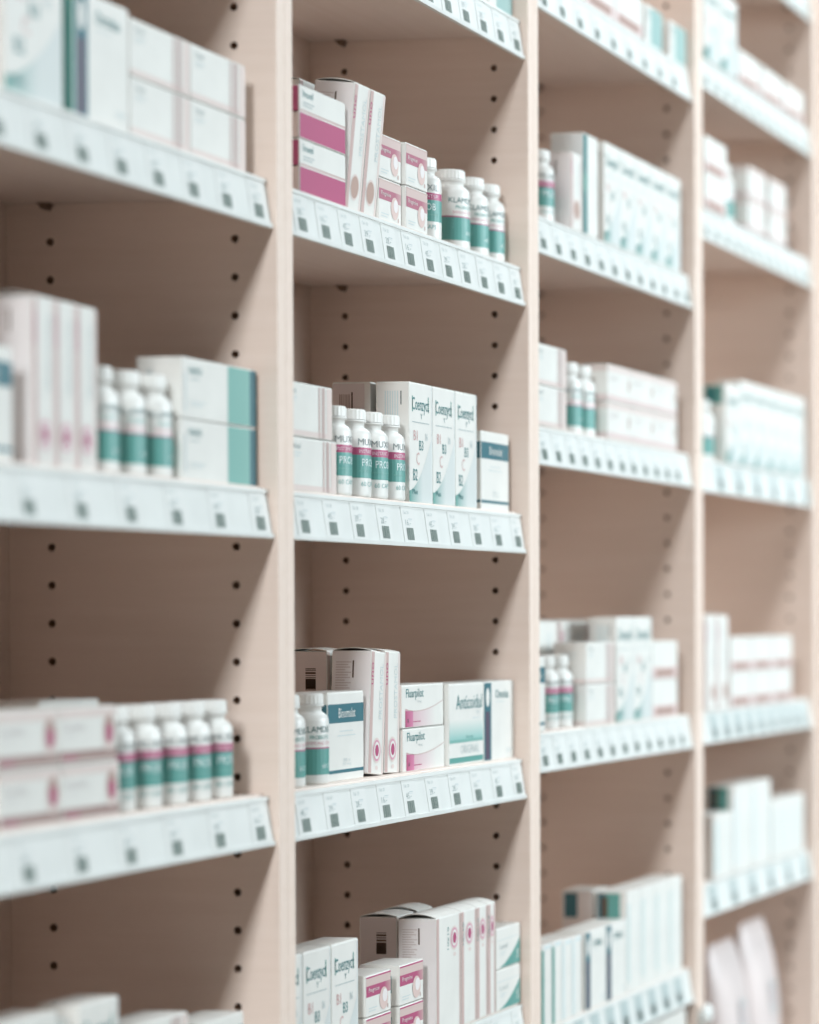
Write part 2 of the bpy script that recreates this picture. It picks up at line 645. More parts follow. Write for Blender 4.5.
def vitamin(w=61, h=114, d=33, plain_side=False, mark=False):
    f, s = Print(), Print()
    if mark:
        s.rect(4, h - 27, 28, h - 3, TEAL, 1)
        s.rect(8, h - 24, 18, h - 6, TEAL_D, 2)
    f.swoosh(w, 11, 62, TEAL, (0.67, 0.695, 0.68), w - 3)
    f.rect(w - 3, 0.8, w - 0.6, h - 1.5, (0.74, 0.76, 0.745))
    # tall playful word: stem letters over a dense strip
    f.text('Coenzyct', w * .12, h - 30, w * .72, 16, TEAL_D, 1)
    f.rect(w * .12, h - 28, w * .15, h - 13, TEAL, 1)
    f.rect(w * .80, h - 27, w * .83, h - 12, TEAL, 1)
    f.text('Y', w * .48, h - 34, w * .07, 5, TEAL_D, 1)
    f.rect(w * .12, h - 38, w * .85, h - 37.2, GREY, 1)
    f.text('B1', w * .18, h - 55, w * .16, 9.5, (0.62, 0.35, 0.34), 1)
    f.text('B3', w * .42, h - 64, w * .17, 9.5, TEAL_D, 1)
    f.text('B6', w * .68, h - 54, w * .11, 7, (0.60, 0.66, 0.66), 1)
    f.text('C', w * .30, h - 78, w * .13, 12, (0.68, 0.44, 0.42), 1)
    f.text('B2', w * .16, h - 93, w * .18, 11, TEAL_D, 1)
    f.text('Plus', w * .12, 8, w * .22, 5, TEAL_D, 2)
    if not plain_side:
        for k in range(6):
            s.rect(9 + 2.4 * k, h - 36, 10.2 + 2.4 * k, h - 9, (0.62, 0.70, 0.70), 1)
        s.rect(24.5, h - 22, 25.5, h - 9, DARK, 1)
    return carton_proto(w, h, d, f, s)


def vitamin_rear():           # the carton of the rear row beside it, shade put into its side as a brown tint
    f, s = Print(), Print()
    f.rect(0.8, 0.8, 12, 112, WHITE)
    f.rect(20, 60, 45, 104, BROWN)
    f.rect(14, 60, 20, 104, TEAL_D)
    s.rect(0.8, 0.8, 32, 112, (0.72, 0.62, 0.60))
    s.bars(7, 80, 11, 22, (0.42, 0.30, 0.25), 1, 5)
    s.rect(19, 88, 20.5, 104, BROWN, 1)
    return carton_proto(60, 114, 38, f, s)


def navy_band(w=84, h=80, d=36):
    f, s = Print(), Print()
    f.rect(0.7, h - 28, w - 0.7, h - 11, NAVY)
    f.text('Binomulat', w * .30, h - 23.5, w * .46, 8.5, WHITE, 1)
    f.lines(w * .33, h - 36, w * .36, 1, GREYL)
    f.lines(w * .26, h - 40, w * .5, 1, GREYL)
    f.text('30 x', w * .42, 17, w * .2, 3, GREYL, 1)
    f.text('20 mg', w * .40, 13, w * .24, 3, GREYL, 1)
    f.rect(0.7, 7, w - 0.7, 10, NAVY)
    s.rect(0.7, h - 28, d - 0.7, h - 11, NAVY)
    s.rect(0.7, 7, d - 0.7, 10, NAVY)
    return carton_proto(w, h, d, f, s)


def fluar():
    w, h = 110, 41
    f, s = Print(), Print()
    f.text('Fluarpilot', 10, 26, 46, 11, TEAL_D, 1)
    f.text('10 mg', 40, 23, 10, 2.4, GREY, 1)
    n = 10
    for k in range(n):
        a, b = k / n, (k + 1) / n
        za, zb = 15 + 18 * (a - .3) ** 2 * (1 if a > .3 else 1.6), 15 + 18 * (b - .3) ** 2 * (1 if b > .3 else 1.6)
        ua, ub = 8 + 100 * a, 8 + 100 * b
        f.poly([(ua, za), (ub, zb), (ub, zb + .8), (ua, za + .8)], PINK, 1)
        if b <= .9:
            c = lambda t: tuple(x + (y - x) * min(1, t * 1.25) for x, y in zip((0.66, 0.36, 0.44), WHITE))
            f.poly([(ua, .8), (ub, .8), (ub, zb), (ua, za)], [c(a), c(b), c(b), c(a)], 0)
    f.rect(8, .8, 28, 16, MAG, 1, (0.64, 0.24, 0.38))
    f.text('x', 13, 5, 4, 3.5, DARK, 2)
    f.lines(28, 5, 20, 1, MAG)
    s.rect(36, 1, 37.4, 40, PALE)
    return carton_proto(w, h, 38, f, s)


def anti():
    w, h = 111, 81
    f, s = Print(), Print()
    f.text('Anticoidul', 20, 55, 74, 14, TEAL_D, 1)
    f.text('400', 78, 49, 8, 4, GREYL, 1)
    f.lines(66, 45, 22, 1, GREYL)
    f.vgrad(1, 25, 110, 45, (0.30, 0.55, 0.52), WHITE)
    f.text('forte', 48, 25.5, 20, 3.5, TEAL, 1)
    f.rect(1, 22, 110, 25, TEAL_L, 1)
    f.text('ORIGINAL', 32, 10.5, 54, 9, (0.56, 0.63, 0.62), 1)
    f.rect(1, 2, 110, 7.5, TEAL)
    s.rect(.7, .7, 37, 80, WHITE)
    return carton_proto(w, h, 38, f, s)


def stripe_carton(w=91, h=81, teal_side=False):
    f, s = Print(), Print()
    b = w * .24
    f.rect(.7, .7, b, h - 1.5, NAVY)
    f.rect(b * .25, 2, b * .75, h * .62, PURPLE, 1)
    f.ell(b * .5, h * .80, b * .26, h * .12, WHITE, 2)
    f.text('Omniaa', b + w * .14, h * .78, w * .44, h * .11, TEAL_D, 1)
    f.lines(b + w * .14, h * .73, w * .3, 1, GREYL)
    f.lines(b + w * .5, h * .12, w * .2, 2, GREYL)
    s.rect(24 if teal_side else 36, .7, 37.3, h - 1.5, TEAL if teal_side else WHITE)
    return carton_proto(w, h, 38, f, s)


def egg(strong=False, w=56, h=40):        # small pink carton with an egg-shaped mark
    f, s = Print(), Print()
    f.rect(.6, h - 3, w - .6, h - 1.5, MAG if strong else PINK)
    f.rect(.6, h - 10, w - .6, h - 3, (0.66, 0.51, 0.48))
    f.rect(.6, h - 20, w * .72, h - 10, ROSE if not strong else MAG)
    f.rect(w * .72, h - 20, w - .6, h - 10, ROSE if not strong else MAG, 0, (0.56, 0.36, 0.36))
    f.text('Pregmine', w * .10, h - 17, w * .42, 5, WHITE, 2)
    f.ell(w * .70, h - 25, w * .17, 10.5, (0.74, 0.56, 0.52), 2)
    f.ell(w * .74, h - 22.5, w * .10, 6, (0.84, 0.78, 0.77), 3)
    f.lines(w * .1, 7, w * .34, 2, GREYL)
    f.ell(w * .86, 5, 1.6, 2.2, PINK, 1)
    s.rect(16, 3, 19, 26, GREYL, 1)
    s.rect(30, 12, 32, 28, TEAL_D, 1)
    return carton_proto(w, h, 40, f, s)


def long_pink(w=89, h=41, faint=False):
    f, s = Print(), Print()
    base = (0.40, 0.275, 0.25) if not faint else (0.74, 0.60, 0.58)
    f.rect(.7, h - 8, w - .7, h - 1.4, PALE)
    f.rect(.7, .7, w - .7, 9.5 if not faint else 8, base)
    f.rect(.7, .7, w - .7, 2.2, PALE, 1)
    f.rect(w * .05, 3.4, w * .3, 6.2, ROSE if not faint else base, 1)
    f.text('Sevita', w * .08, h - 17, w * .36, 6, (0.68, 0.62, 0.62), 1)
    f.lines(w * .08, h - 21, w * .2, 1, (0.70, 0.66, 0.66))
    cx, cz = w * .86, h * .52
    if not faint:
        f.ell(cx, cz, 10, 14, PALE, 1)
        f.ell(cx, cz + 2, 7.0, 11, TAUPE, 2)
        f.ell(cx, cz - 1, 4.6, 7, MAG, 3)
    else:
        f.ell(cx, cz, 3.0, 8, TAUPE, 2)
    s.rect(.7, h - 8, 37, h - 1.4, PALE)
    s.rect(.7, .7, 37, 8, base)
    return carton_proto(w, h, 38, f, s)


def taupe_stack(w=108, h=46):
    f, s = Print(), Print()
    f.rect(.7, .7, w - .7, h * .32, (0.78, 0.62, 0.60))
    f.rect(w * .12, h * .06, w * .86, h * .26, TAUPE, 1)
    return carton_proto(w, h, 38, f, s)


def teal_end(w=140, h=48, cap=TEAL, a=.60):
    f, s = Print(), Print()
    f.rect(w * a, .7, w * .9, h - 1.4, TEAL_L if cap == TEAL else cap)
    f.rect(w * .9, .7, w - .7, h - 1.4, NAVY if cap == TEAL else cap)
    f.text('VAXO', w * .08, h - 13, w * .17, 6, TEAL_D, 1)
    f.lines(w * .1, h - 17, w * .12, 1, GREY)
    f.lines(w * .1, 13, w * .2, 2, GREYL)
    f.rect(w * .03, 6, w * .05, 36, GREYL, 1)
    s.bars(8, 10, 6, 28, GREY, 1, 6, True)
    return carton_proto(w, h, 38, f, s)


def teal_corner():
    w, h = 74, 42
    f, s = Print(), Print()
    n = 8
    for k in range(n):
        a, b = k / n, (k + 1) / n
        f.poly([(8 + (w - 9) * a, .8), (8 + (w - 9) * b, .8), (8 + (w - 9) * b, 1 + 26 * b ** 1.6), (8 + (w - 9) * a, 1 + 26 * a ** 1.6)], TEAL, 0)
    f.rect(1, h - 13, w - 1, h - 12.3, GREYL, 1)
    f.text('Lind', 10, h - 22, 24, 5, GREY, 1)
    f.lines(10, h - 26, 20, 2)
    f.text('S', w * .84, 6, 6, 9, WHITE, 1)
    return carton_proto(w, h, 38, f, s)


def teal_edge(w=54, h=112, edge=14, col=TEAL_D):
    f, s = Print(), Print()
    f.rect(.6, .7, edge, h - 1.5, col)
    f.rect(.6, h * .42, edge, h * .6, TEAL if col == TEAL_D else col, 1)
    s.rect(.6, .7, 37, h - 1.5, (0.78, 0.79, 0.785))
    return carton_proto(w, h, 38, f, s)


def thin_teal(w=34, h=90, col=TEAL):
    f, s = Print(), Print()
    f.rect(.6, .7, w * .26, h - 6, col)
    f.rect(w * .26, h - 6, w - .6, h - 1.5, (0.70, 0.76, 0.76))
    s.rect(.6, .7, 37, h - 1.5, WHITE)
    return carton_proto(w, h, 38, f, s)


def plain_tall(w=57, h=119, col=(0.60, 0.70, 0.69), mark=False):
    f, s = Print(), Print()
    if mark:
        s.rect(3, h - 32, 13, h - 2, NAVY, 2)
        s.rect(13, h - 32, 30, h - 2, TEAL, 2)
        s.rect(8, h - 30, 15, h - 6, BROWN, 3)
    f.rect(w * .06, h * .10, w * .22, h * .88, col)
    f.rect(w * .75, h * .16, w * .80, h * .86, (0.70, 0.77, 0.77))
    s.lines(6, h - 14, 22, 6)
    return carton_proto(w, h, 38, f, s)


def mark_tall(w=57, h=119):   # white with dark top-left mark, rear row
    f, s = Print(), Print()
    f.rect(.7, h - 38, w * .75, h - 3, NAVY, 0, TEAL)
    f.rect(w * .1, h - 36, w * .35, h - 12, BROWN, 1)
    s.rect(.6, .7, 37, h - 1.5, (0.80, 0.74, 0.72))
    return carton_proto(w, h, 38, f, s)


def rear_marked():            # rear row carton, navy patch at the back of its side
    s = Print()
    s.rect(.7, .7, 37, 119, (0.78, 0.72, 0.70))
    s.rect(3, 88, 19, 117, NAVY, 1)
    return carton_proto(57, 120, 38, None, s)


BROWN_EMB = ((0.50, 0.34, 0.29), (0.50, 0.34, 0.29))
MAG_EMB = ((0.70, 0.34, 0.44), MAG)
KINDS = {
    'pink_stripe': pink_stripe, 'pink_stripe_low': lambda: pink_stripe(43.5), 'magenta': magenta,
    'slim_magenta': lambda: slim(34, 120, MAG_EMB),
    'slim_brown': lambda: slim(36, 114, BROWN_EMB),
    'slim_uno': lambda: slim(37, 114, MAG_EMB),
    'slim_target': lambda: slim(44, 113, MAG_EMB, False, 38, 4.0),
    'slim_target_wide': lambda: slim(68, 113, MAG_EMB, False, 38, 4.0),
    'slim_target_mid': lambda: slim(32, 113, MAG_EMB, False, 38, 4.0),
    'slim_target_thin': lambda: slim(23, 113, MAG_EMB, False, 38, 4.0),
    'slim_rear': lambda: slim(40, 119, BROWN_EMB, True, 38, 1.5, False),
    'slim_barcode': lambda: slim_barcode(40, 116),
    'slim_barcode_tall': lambda: slim_barcode(46, 113),
    'vitamin': vitamin, 'vitamin_rear': vitamin_rear,
    'vitamin_narrow': lambda: vitamin(49, 114),
    'rear_wide': lambda: slim(102, 117, BROWN_EMB), 'rear_marked': rear_marked,
    'vitamin_wide': lambda: vitamin(84, 122),
    'vitamin_back': lambda: vitamin(61, 121, 33),
    'vitamin_70': lambda: vitamin(70, 122),
    'vitamin_far': lambda: vitamin(80, 100),
    'vitamin_far_tall': lambda: vitamin(72, 114, 33, True), 'vitamin_far_marked': lambda: vitamin(72, 104, 33, True, True),
    'plain_tall_marked': lambda: plain_tall(57, 119, (0.60, 0.70, 0.69), True), 'plain_far_marked': lambda: plain_tall(96, 116, (0.72, 0.78, 0.78), True),
    'navy_narrow': lambda: navy_band(46, 80), 'mark_rear': lambda: mark_tall(50, 121),
    'navy_band': navy_band, 'fluar': fluar, 'anti': anti,
    'stripe': stripe_carton, 'stripe_big': lambda: stripe_carton(86, 92, True),
    'stripe_small': lambda: stripe_carton(76, 88),
    'egg': egg, 'egg_strong': lambda: egg(True, 61, 38),
    'long_pink': long_pink, 'long_faint': lambda: long_pink(94, 42.5, True),
    'taupe': taupe_stack, 'taupe_low': lambda: taupe_stack(112, 43),
    'teal_end': teal_end, 'teal_end_short': lambda: teal_end(72, 46, (0.36, 0.52, 0.50), .31),
    'teal_corner': teal_corner, 'teal_edge': teal_edge,
    'teal_edge_far': lambda: teal_edge(74, 112, 50),
    'thin_teal': thin_teal, 'thin_grey': lambda: thin_teal(34, 88, (0.68, 0.75, 0.75)),
    'plain_tall': plain_tall, 'mark_tall': mark_tall,
    'plain_white': lambda: plain_tall(95, 84), 'plain_big': lambda: plain_tall(110, 206, (0.72, 0.78, 0.78)),
    'plain_far': lambda: plain_tall(62, 84, (0.66, 0.74, 0.74)), 'plain_far_tall': lambda: plain_tall(96, 116, (0.72, 0.78, 0.78)),
    'pinkish_thin': lambda: slim(40, 84, BROWN_EMB, True, 38, 0.5),
    'slim_far': lambda: slim(56, 121, BROWN_EMB),
}
FIRST = {}


def copy_tree(root, label, group):
    r = root.copy()
    COL.objects.link(r)
    for ch in list(root.children):
        c = ch.copy()
        COL.objects.link(c)
        c.parent = r
        for g in list(ch.children):
            d = g.copy()
            COL.objects.link(d)
            d.parent = c
    r['label'] = label
    if group:
        r['group'] = group
    elif 'group' in r:
        del r['group']
    return r


def carton(kind, key, x, y, up, label, group=None, yaw=0.0, lean=0.0):
    z = SHELVES[key][1] + up
    if kind not in FIRST:
        o = empty('medicine_carton', (0, 0, 0), label, 'carton', group)
        for nm, me in KINDS[kind]():
            link(nm, me, None, o)
        FIRST[kind] = o
    else:
        o = copy_tree(FIRST[kind], label, group)
    o.location = (x, y, z)
    o.rotation_euler = (0, lean, yaw)
    return o


# ------------------------------------------------------------------ bottles
def lathe(profile, n=28):
    bm = bmesh.new()
    rings = []
    for r, z in profile:
        if r < 1e-6:
            rings.append([bm.verts.new((0, 0, z))])
        else:
            rings.append([bm.verts.new((r * math.cos(2 * math.pi * k / n), r * math.sin(2 * math.pi * k / n), z)) for k in range(n)])
    for a, b in zip(rings, rings[1:]):
        for k in range(n):
            j = (k + 1) % n
            if len(a) == 1 and len(b) > 1:
                bm.faces.new((a[0], b[j], b[k]))
            elif len(b) == 1 and len(a) > 1:
                bm.faces.new((a[k], a[j], b[0]))
            elif len(a) > 1:
                bm.faces.new((a[k], a[j], b[j], b[k]))
    bmesh.ops.recalc_face_normals(bm, faces=bm.faces[:])
    return bm


R_B = 19.5


def wrap_map(u, v, l):
    """u: millimetres along the label round the bottle, 0 facing the front (-Y)"""
    r = R_B + 0.15 + 0.12 * l
    a = -math.pi / 2 + u / R_B
    return (r * math.cos(a) / 1000, r * math.sin(a) / 1000, v * ZS / 1000)


def band(p, v0, v1, col, half=42, layer=0):
    n = 22
    for k in range(n):
        a, b = -half + 2 * half * k / n, -half + 2 * half * (k + 1) / n
        p.rect(a, v0, b, v1, col, layer)


ZS = 0.966


def bottle_meshes(kind):
    body = [(0, 0), (17.5, 0), (19.2, 1.2), (R_B, 3), (R_B, 57), (19.0, 60), (17.3, 63), (14.8, 65.2), (13.2, 66.2),
            (13.4, 67), (13.4, 70.6), (15.2, 70.8), (15.2, 72.4), (13, 72.8), (0, 72.8)]
    bm = lathe([(r / 1000, z * ZS / 1000) for r, z in body])
    me_b = bpy.data.meshes.new('bottle_body')
    bm.to_mesh(me_b)
    bm.free()
    me_b.materials.append(M_BOTTLE)
    for p in me_b.polygons:
        p.use_smooth = True
    # ribbed cap
    bm = bmesh.new()
    n = 48
    rings = []
    for r, z, rib in ((14.6, 73, 1), (14.4, 81, 1), (13.8, 82.4, 0), (12.6, 82.8, 0)):
        rings.append([bm.verts.new(((r + (0.35 if (k % 2 and rib) else 0)) / 1000 * math.cos(2 * math.pi * k / n),
                                    (r + (0.35 if (k % 2 and rib) else 0)) / 1000 * math.sin(2 * math.pi * k / n), z * ZS / 1000)) for k in range(n)])
    for a, b in zip(rings, rings[1:]):
        for k in range(n):
            j = (k + 1) % n
            bm.faces.new((a[k], a[j], b[j], b[k]))
    bm.faces.new(rings[-1])
    bm.faces.new(list(reversed(rings[0])))
    me_c = bpy.data.meshes.new('cap')
    bm.to_mesh(me_c)
    bm.free()
    me_c.materials.append(M_CAP)
    lab, let = Print(), Print()
    if kind == 'muxil':
        band(lab, 18, 39.5, TEAL)
        band(lab, 39.5, 46.5, MAG)
        band(lab, 39.5, 46.5, MAG_D, 0.1, 0)
        let.text('MUXIL', -14, 48.6, 27, 6.2, (0.22, 0.25, 0.25), 1)
        let.text('INSTANT UP', -13, 41.2, 25, 3.4, (0.80, 0.66, 0.70), 2)
        let.text('PROB', -10, 29, 19, 7, (0.72, 0.82, 0.81), 2)
        let.text('probiotic complex', -13, 23.5, 26, 2.2, TEAL_L, 2)
        let.text('60 CAPS', -11, 10.2, 21, 4.4, (0.22, 0.42, 0.40), 1)
    else:
        band(lab, 9, 32.6, TEAL)
        band(lab, 32.6, 33.8, MAG)
        let.text('KLAMDIST', -17, 47.4, 34, 5.6, (0.10, 0.20, 0.20), 1)
        let.text('PROBIOTIC', -10, 41.2, 22, 3.6, TEAL, 1)
        let.text('IMMUNE STIM', -13, 36, 27, 3.2, (0.68, 0.36, 0.40), 1)
        let.lines(-13, 28.5, 25, 3, TEAL_L, 3.4, 1.3, 2)
        let.text('60 CT', 2, 15, 11, 4, (0.72, 0.82, 0.81), 2)
    return [('bottle_body', me_b, None), ('cap', me_c, None), ('label', lab.mesh('label', wrap_map), None),
            ('lettering', let.mesh('lettering', wrap_map), 'label')]


def bottle(kind, key, x, y, label, group=None, yaw=-0.35):
    z = SHELVES[key][1]
    k2 = 'bottle_' + kind
    if k2 not in FIRST:
        o = empty('pill_bottle', (0, 0, 0), label, 'bottle', group)
        made = {}
        for nm, me, par in bottle_meshes(kind):
            made[nm] = link(nm, me, None, made[par] if par else o)
        FIRST[k2] = o
    else:
        o = copy_tree(FIRST[k2], label, group)
    o.location = (x, y, z)
    o.rotation_euler = (0, 0, yaw)
    return o


B = 0.012
# ================================================================== LEFT BAY
q = 'top shelf left bay'
carton('vitamin_wide', '0A', -.4222, B, 0, 'tall white vitamin carton with teal swoosh, leftmost on ' + q)
carton('stripe_big', '0A', -.3205, B, 0, 'white carton with navy left stripe and white oval, ' + q)
G = 'pink striped cartons, left bay'
for xx, w1 in ((-.2325, 'left'), (-.1285, 'right')):
    for up, w2 in ((0, 'bottom'), (.0440, 'top')):
        carton('pink_stripe_low', '0A', xx, B, up, f'white carton with pink end stripes, {w2} of {w1} stack, {q}', G)

q = 'middle shelf left bay'
carton('navy_band', '0B', -.4975, B, 0, 'white carton with navy band, half cut by the photo\'s left edge')
for k, (xx, w1) in enumerate(((-.3850, 'first'), (-.3495, 'second'), (-.3140, 'third'))):
    carton('slim_magenta', '0B', xx, B + .002 * k, 0, f'tall slim white carton with pink stripes, {w1} of three, {q}', 'tall slim cartons, left bay')
for k, (xx, yy, w1) in enumerate(((-.2520, .034, 'nearest front'), (-.2080, .034, 'middle front'), (-.1665, .032, 'right front'),
                                  (-.2500, .078, 'rear left'), (-.2050, .078, 'rear right'))):
    bottle('klam', '0B', xx, yy, f'white bottle with teal label, {w1} of five, {q}', 'teal label bottles, left bay', -.35 + .1 * k)
carton('teal_end', '0B', -.1460, B, 0, f'white carton with teal right end, bottom of the pair, {q}', 'teal ended cartons')
carton('teal_end', '0B', -.1458, B, .0485, f'white carton with teal right end, top of the pair, {q}', 'teal ended cartons')

q = 'lower shelf left bay'
for xx, w1 in ((-.4430, 'left'), (-.3530, 'right')):
    for up, w2 in ((0, 'bottom'), (.0415, 'top')):
        carton('long_pink', '0C', xx + (0 if up else .004), .010, up, f'long pink-edged white carton with magenta emblem, {w2} {w1} of four, {q}', 'long pink cartons, left bay')
carton('plain_white', '0C', -.2560, .075, 0, 'plain white carton standing behind the five magenta banded bottles, ' + q)
for k, (xx, w1) in enumerate(((-.2310, 'first'), (-.1855, 'second'), (-.1400, 'third'), (-.0975, 'fourth'), (-.0560, 'last'))):
    bottle('muxil', '0C', xx, .033, f'magenta and teal banded bottle, {w1} of five, {q}', 'magenta banded bottles, left bay', -.45 + .05 * k)

q = 'bottom shelf left bay'
carton('vitamin_wide', '0D', -.4380, B, 0, 'white carton top, leftmost of four at the photo\'s bottom edge')
carton('vitamin_back', '0D', -.3200, B, 0, 'white carton top, second of four along the bottom edge, left bay')
carton('pink_stripe', '0D', -.2440, B, .0470, 'white carton top, third of four along the bottom edge, left bay')
carton('pink_stripe', '0D', -.2440, B, 0, 'hidden carton under the third carton at the bottom edge left bay')
carton('navy_band', '0D', -.1210, B, 0, 'white carton top, rightmost of four along the bottom edge, left bay')

# ================================================================== SECOND BAY
q = 'topmost shelf second bay'
carton('taupe', '1T', .415, B, 0, 'white carton low behind the rail, left on ' + q)
carton('teal_end', '1T', .470, .055, 0, 'white carton with teal and navy end, behind rail on ' + q)
carton('teal_end_short', '1T', .5655, B, 0, 'white carton with teal end beside the divider, ' + q)

q = 'upper shelf second bay'
for up, w2 in ((0, 'bottom'), (.0465, 'top')):
    carton('magenta', '1A', .0850, B, up, f'white and magenta carton, {w2} of the pair on {q}', 'magenta cartons, second bay')
carton('slim_rear', '1A', .2000, .060, 0, 'slim carton behind the magenta pair, only its top corner showing')
for xx, w1 in ((.1960, 'left'), (.2330, 'right')):
    carton('slim_brown', '1A', xx, B + .005, 0, f'tall slim carton with brown emblem, {w1} of two, {q}', 'brown emblem cartons').rotation_euler.x = .095
for xx, w1 in ((.2705, 'left'), (.3285, 'right')):
    for up, w2 in ((0, 'bottom'), (.0405, 'top')):
        carton('egg', '1A', xx, .014 if w1 == 'left' else .010, up, f'small pink banded carton with egg mark, {w2} {w1} of four, {q}', 'egg mark cartons, upper shelf')
bottle('muxil', '1A', .4285, .033, 'magenta banded bottle between egg cartons and teal bottles, ' + q, None, -.9)
for k, (xx, w1) in enumerate(((.5085, 'nearest'), (.5640, 'middle'), (.6120, 'farthest'))):
    bottle('klam', '1A', xx, .033, f'white bottle with big teal label, {w1} of three, {q}', 'teal label bottles, upper shelf', -.42)

q = 'middle shelf second bay'
carton('pink_stripe', '1B', .0602, B, 0, 'white carton with pink end stripes, bottom of pair, ' + q, 'pink striped cartons, second bay')
carton('pink_stripe', '1B', .0510, B, .0470, 'white carton with pink end stripes, top of pair, ' + q, 'pink striped cartons, second bay')
carton('vitamin_rear', '1B', .3400, .050, 0, 'brownish shaded carton with barcode behind the magenta banded bottles')
for k, (xx, w1) in enumerate(((.1845, 'first'), (.2300, 'second'), (.2710, 'third'), (.3135, 'last'))):
    bottle('muxil', '1B', xx, .027, f'magenta and teal banded bottle, {w1} of four, {q}', 'magenta banded bottles, second bay', (-.22, -.06, -.25, -.02)[k])
for xx, w1 in ((.3400, 'left'), (.4020, 'middle'), (.4640, 'right')):
    carton('vitamin', '1B', xx, B, 0, f'tall white vitamin carton with teal swoosh, {w1} of three, {q}', 'vitamin cartons, middle shelf')
carton('navy_band', '1B', .5430, .014, 0, 'white carton with navy band beside the divider, ' + q)

q = 'lower shelf second bay'
bottle('klam', '1C', .0920, .033, 'white bottle with teal label, half hidden behind the divider, ' + q, 'teal label bottles, lower shelf', -.45)
bottle('klam', '1C', .1440, .033, 'white bottle with teal label, in front of navy banded carton, ' + q, 'teal label bottles, lower shelf', -.50)
carton('slim_barcode', '1C', .2720, .066, 0, 'shaded slim carton with dark barcode behind the two teal label bottles')
carton('navy_band', '1C', .1655, .022, 0, 'white carton with navy band between bottles and leaning cartons, ' + q)
carton('slim_uno', '1C', .2540, .020, .0035, 'tall slim carton with magenta emblem, left one leaning right, ' + q, None, 0, .095)
carton('slim_uno', '1C', .2945, .020, .0018, 'tall slim carton with magenta emblem, upright right one, ' + q, None, 0, .04)
for up, w2 in ((0, 'bottom'), (.0415, 'top')):
    carton('fluar', '1C', .3370 if not up else .3345, .018, up, f'white carton with pink curve and dark teal name, {w2} of pair, {q}', 'pink curve cartons')
carton('anti', '1C', .4490, .014, 0, 'wide white carton with teal gradient, ' + q)
carton('stripe', '1C', .5465, .013, 0, 'white carton with navy stripe beside the divider, ' + q)

q = 'bottom shelf second bay'
carton('vitamin_narrow', '1D', .0345, B, 0, 'narrow white vitamin carton, mostly behind the divider, ' + q)
for xx, w1 in ((.0850, 'left'), (.1480, 'right')):
    carton('vitamin', '1D', xx, B, 0, f'tall white vitamin carton, {w1} of the front two, {q}', 'vitamin cartons, bottom shelf')
carton('vitamin_back', '1D', .0870, .050, 0, 'white vitamin carton in rear row, only its top edge showing, ' + q)
for xx, w1 in ((.2275, 'left'), (.3105, 'right')):
    for up, w2 in ((0, 'bottom'), (.0385, 'top')):
        carton('egg_strong', '1D', xx, B, up, f'small magenta banded carton with egg mark, {w2} {w1} of four, {q}', 'egg mark cartons, bottom shelf')
carton('egg_strong', '1D', .2500, .056, .0385, 'egg mark carton in rear row, top edge showing, ' + q)
carton('egg_strong', '1D', .2500, .056, 0, 'egg mark carton hidden low in the rear row, ' + q)
carton('slim_barcode_tall', '1D', .4030, .050, 0, 'shaded carton with dark barcode behind the target emblem cartons')
b1 = .006
for kd, xx, w1 in (('slim_target_wide', .3905, 'wide first'), ('slim_target', .4592, 'second'), ('slim_target_mid', .5038, 'third'), ('slim_target_thin', .5365, 'thin last')):
    carton(kd, '1D', xx, b1, 0, f'tall white carton with magenta target, {w1} of four, {q}', 'target emblem cartons')
carton('slim_target', '1D', .4560, .050, 0, 'white carton in rear row behind the target emblem cartons, ' + q)
for up, w2 in ((0, 'bottom'), (.0425, 'top')):
    carton('teal_corner', '1D', .5615, b1, up, f'pale carton with teal curved corner, {w2} of pair, {q}', 'teal corner cartons')

# ================================================================== THIRD BAY
q = 'topmost shelf third bay'
b2 = .007
carton('taupe', '2T', .8700, b2, 0, 'pinkish white carton, left on ' + q)
carton('taupe', '2T', .9810, b2, 0, 'pinkish white carton, beside the teal ended pair, ' + q)
carton('teal_end_short', '2T', 1.1000, b2, 0, 'white carton with grey-teal right end, left of the pair, ' + q)
carton('teal_end_short', '2T', 1.2040, b2, 0, 'white carton with grey-teal right end, beside the divider, ' + q)

q = 'upper shelf third bay'
bottle('muxil', '2A', .7800, .035, 'magenta and teal banded bottle, beside divider, ' + q, None, -.4)
carton('pinkish_thin', '2A', .7950, .058, 0, 'thin white carton with pink edge, left one behind the bottle, ' + q)
carton('pinkish_thin', '2A', .8140, b2, 0, 'thin white carton with pink edge, right of the bottle, ' + q)
carton('teal_edge', '2A', .8590, b2, 0, 'tall white carton with dark teal edge, ' + q)
for k in range(5):
    carton('vitamin', '2A', .9370 + .0630 * k, b2, 0, 'tall white vitamin carton, %s of five, %s' % (('first', 'second', 'third', 'fourth', 'last')[k], q), 'vitamin cartons, third bay')

q = 'middle shelf third bay'
for up, w2 in ((0, 'bottom'), (.0440, 'top')):
    carton('pink_stripe_low', '2B', .6935, b2, up, f'white carton with pink end, {w2} of the pair by the divider, {q}', 'pink striped cartons, third bay')
carton('slim_far', '2B', .7100, .050, 0, 'tall pinkish carton behind the pink striped pair, top corner showing')
bottle('klam', '2B', .8700, .033, 'white bottle with teal label, left one beside pink striped pair, ' + q, None, -.3)
bottle('klam', '2B', .9180, .033, 'white bottle with teal label, right one beside the faint pink stacks, ' + q, None, -.3)
for k, xx in enumerate((.9480, 1.0430, 1.1380)):
    for up, w2 in ((0, 'bottom'), (.0430, 'top')):
        carton('long_faint', '2B', xx, b2, up, 'long white carton with faint pink edges, %s of %s stack, %s' % (w2, ('left', 'middle', 'right')[k], q), 'faint pink cartons, third bay')

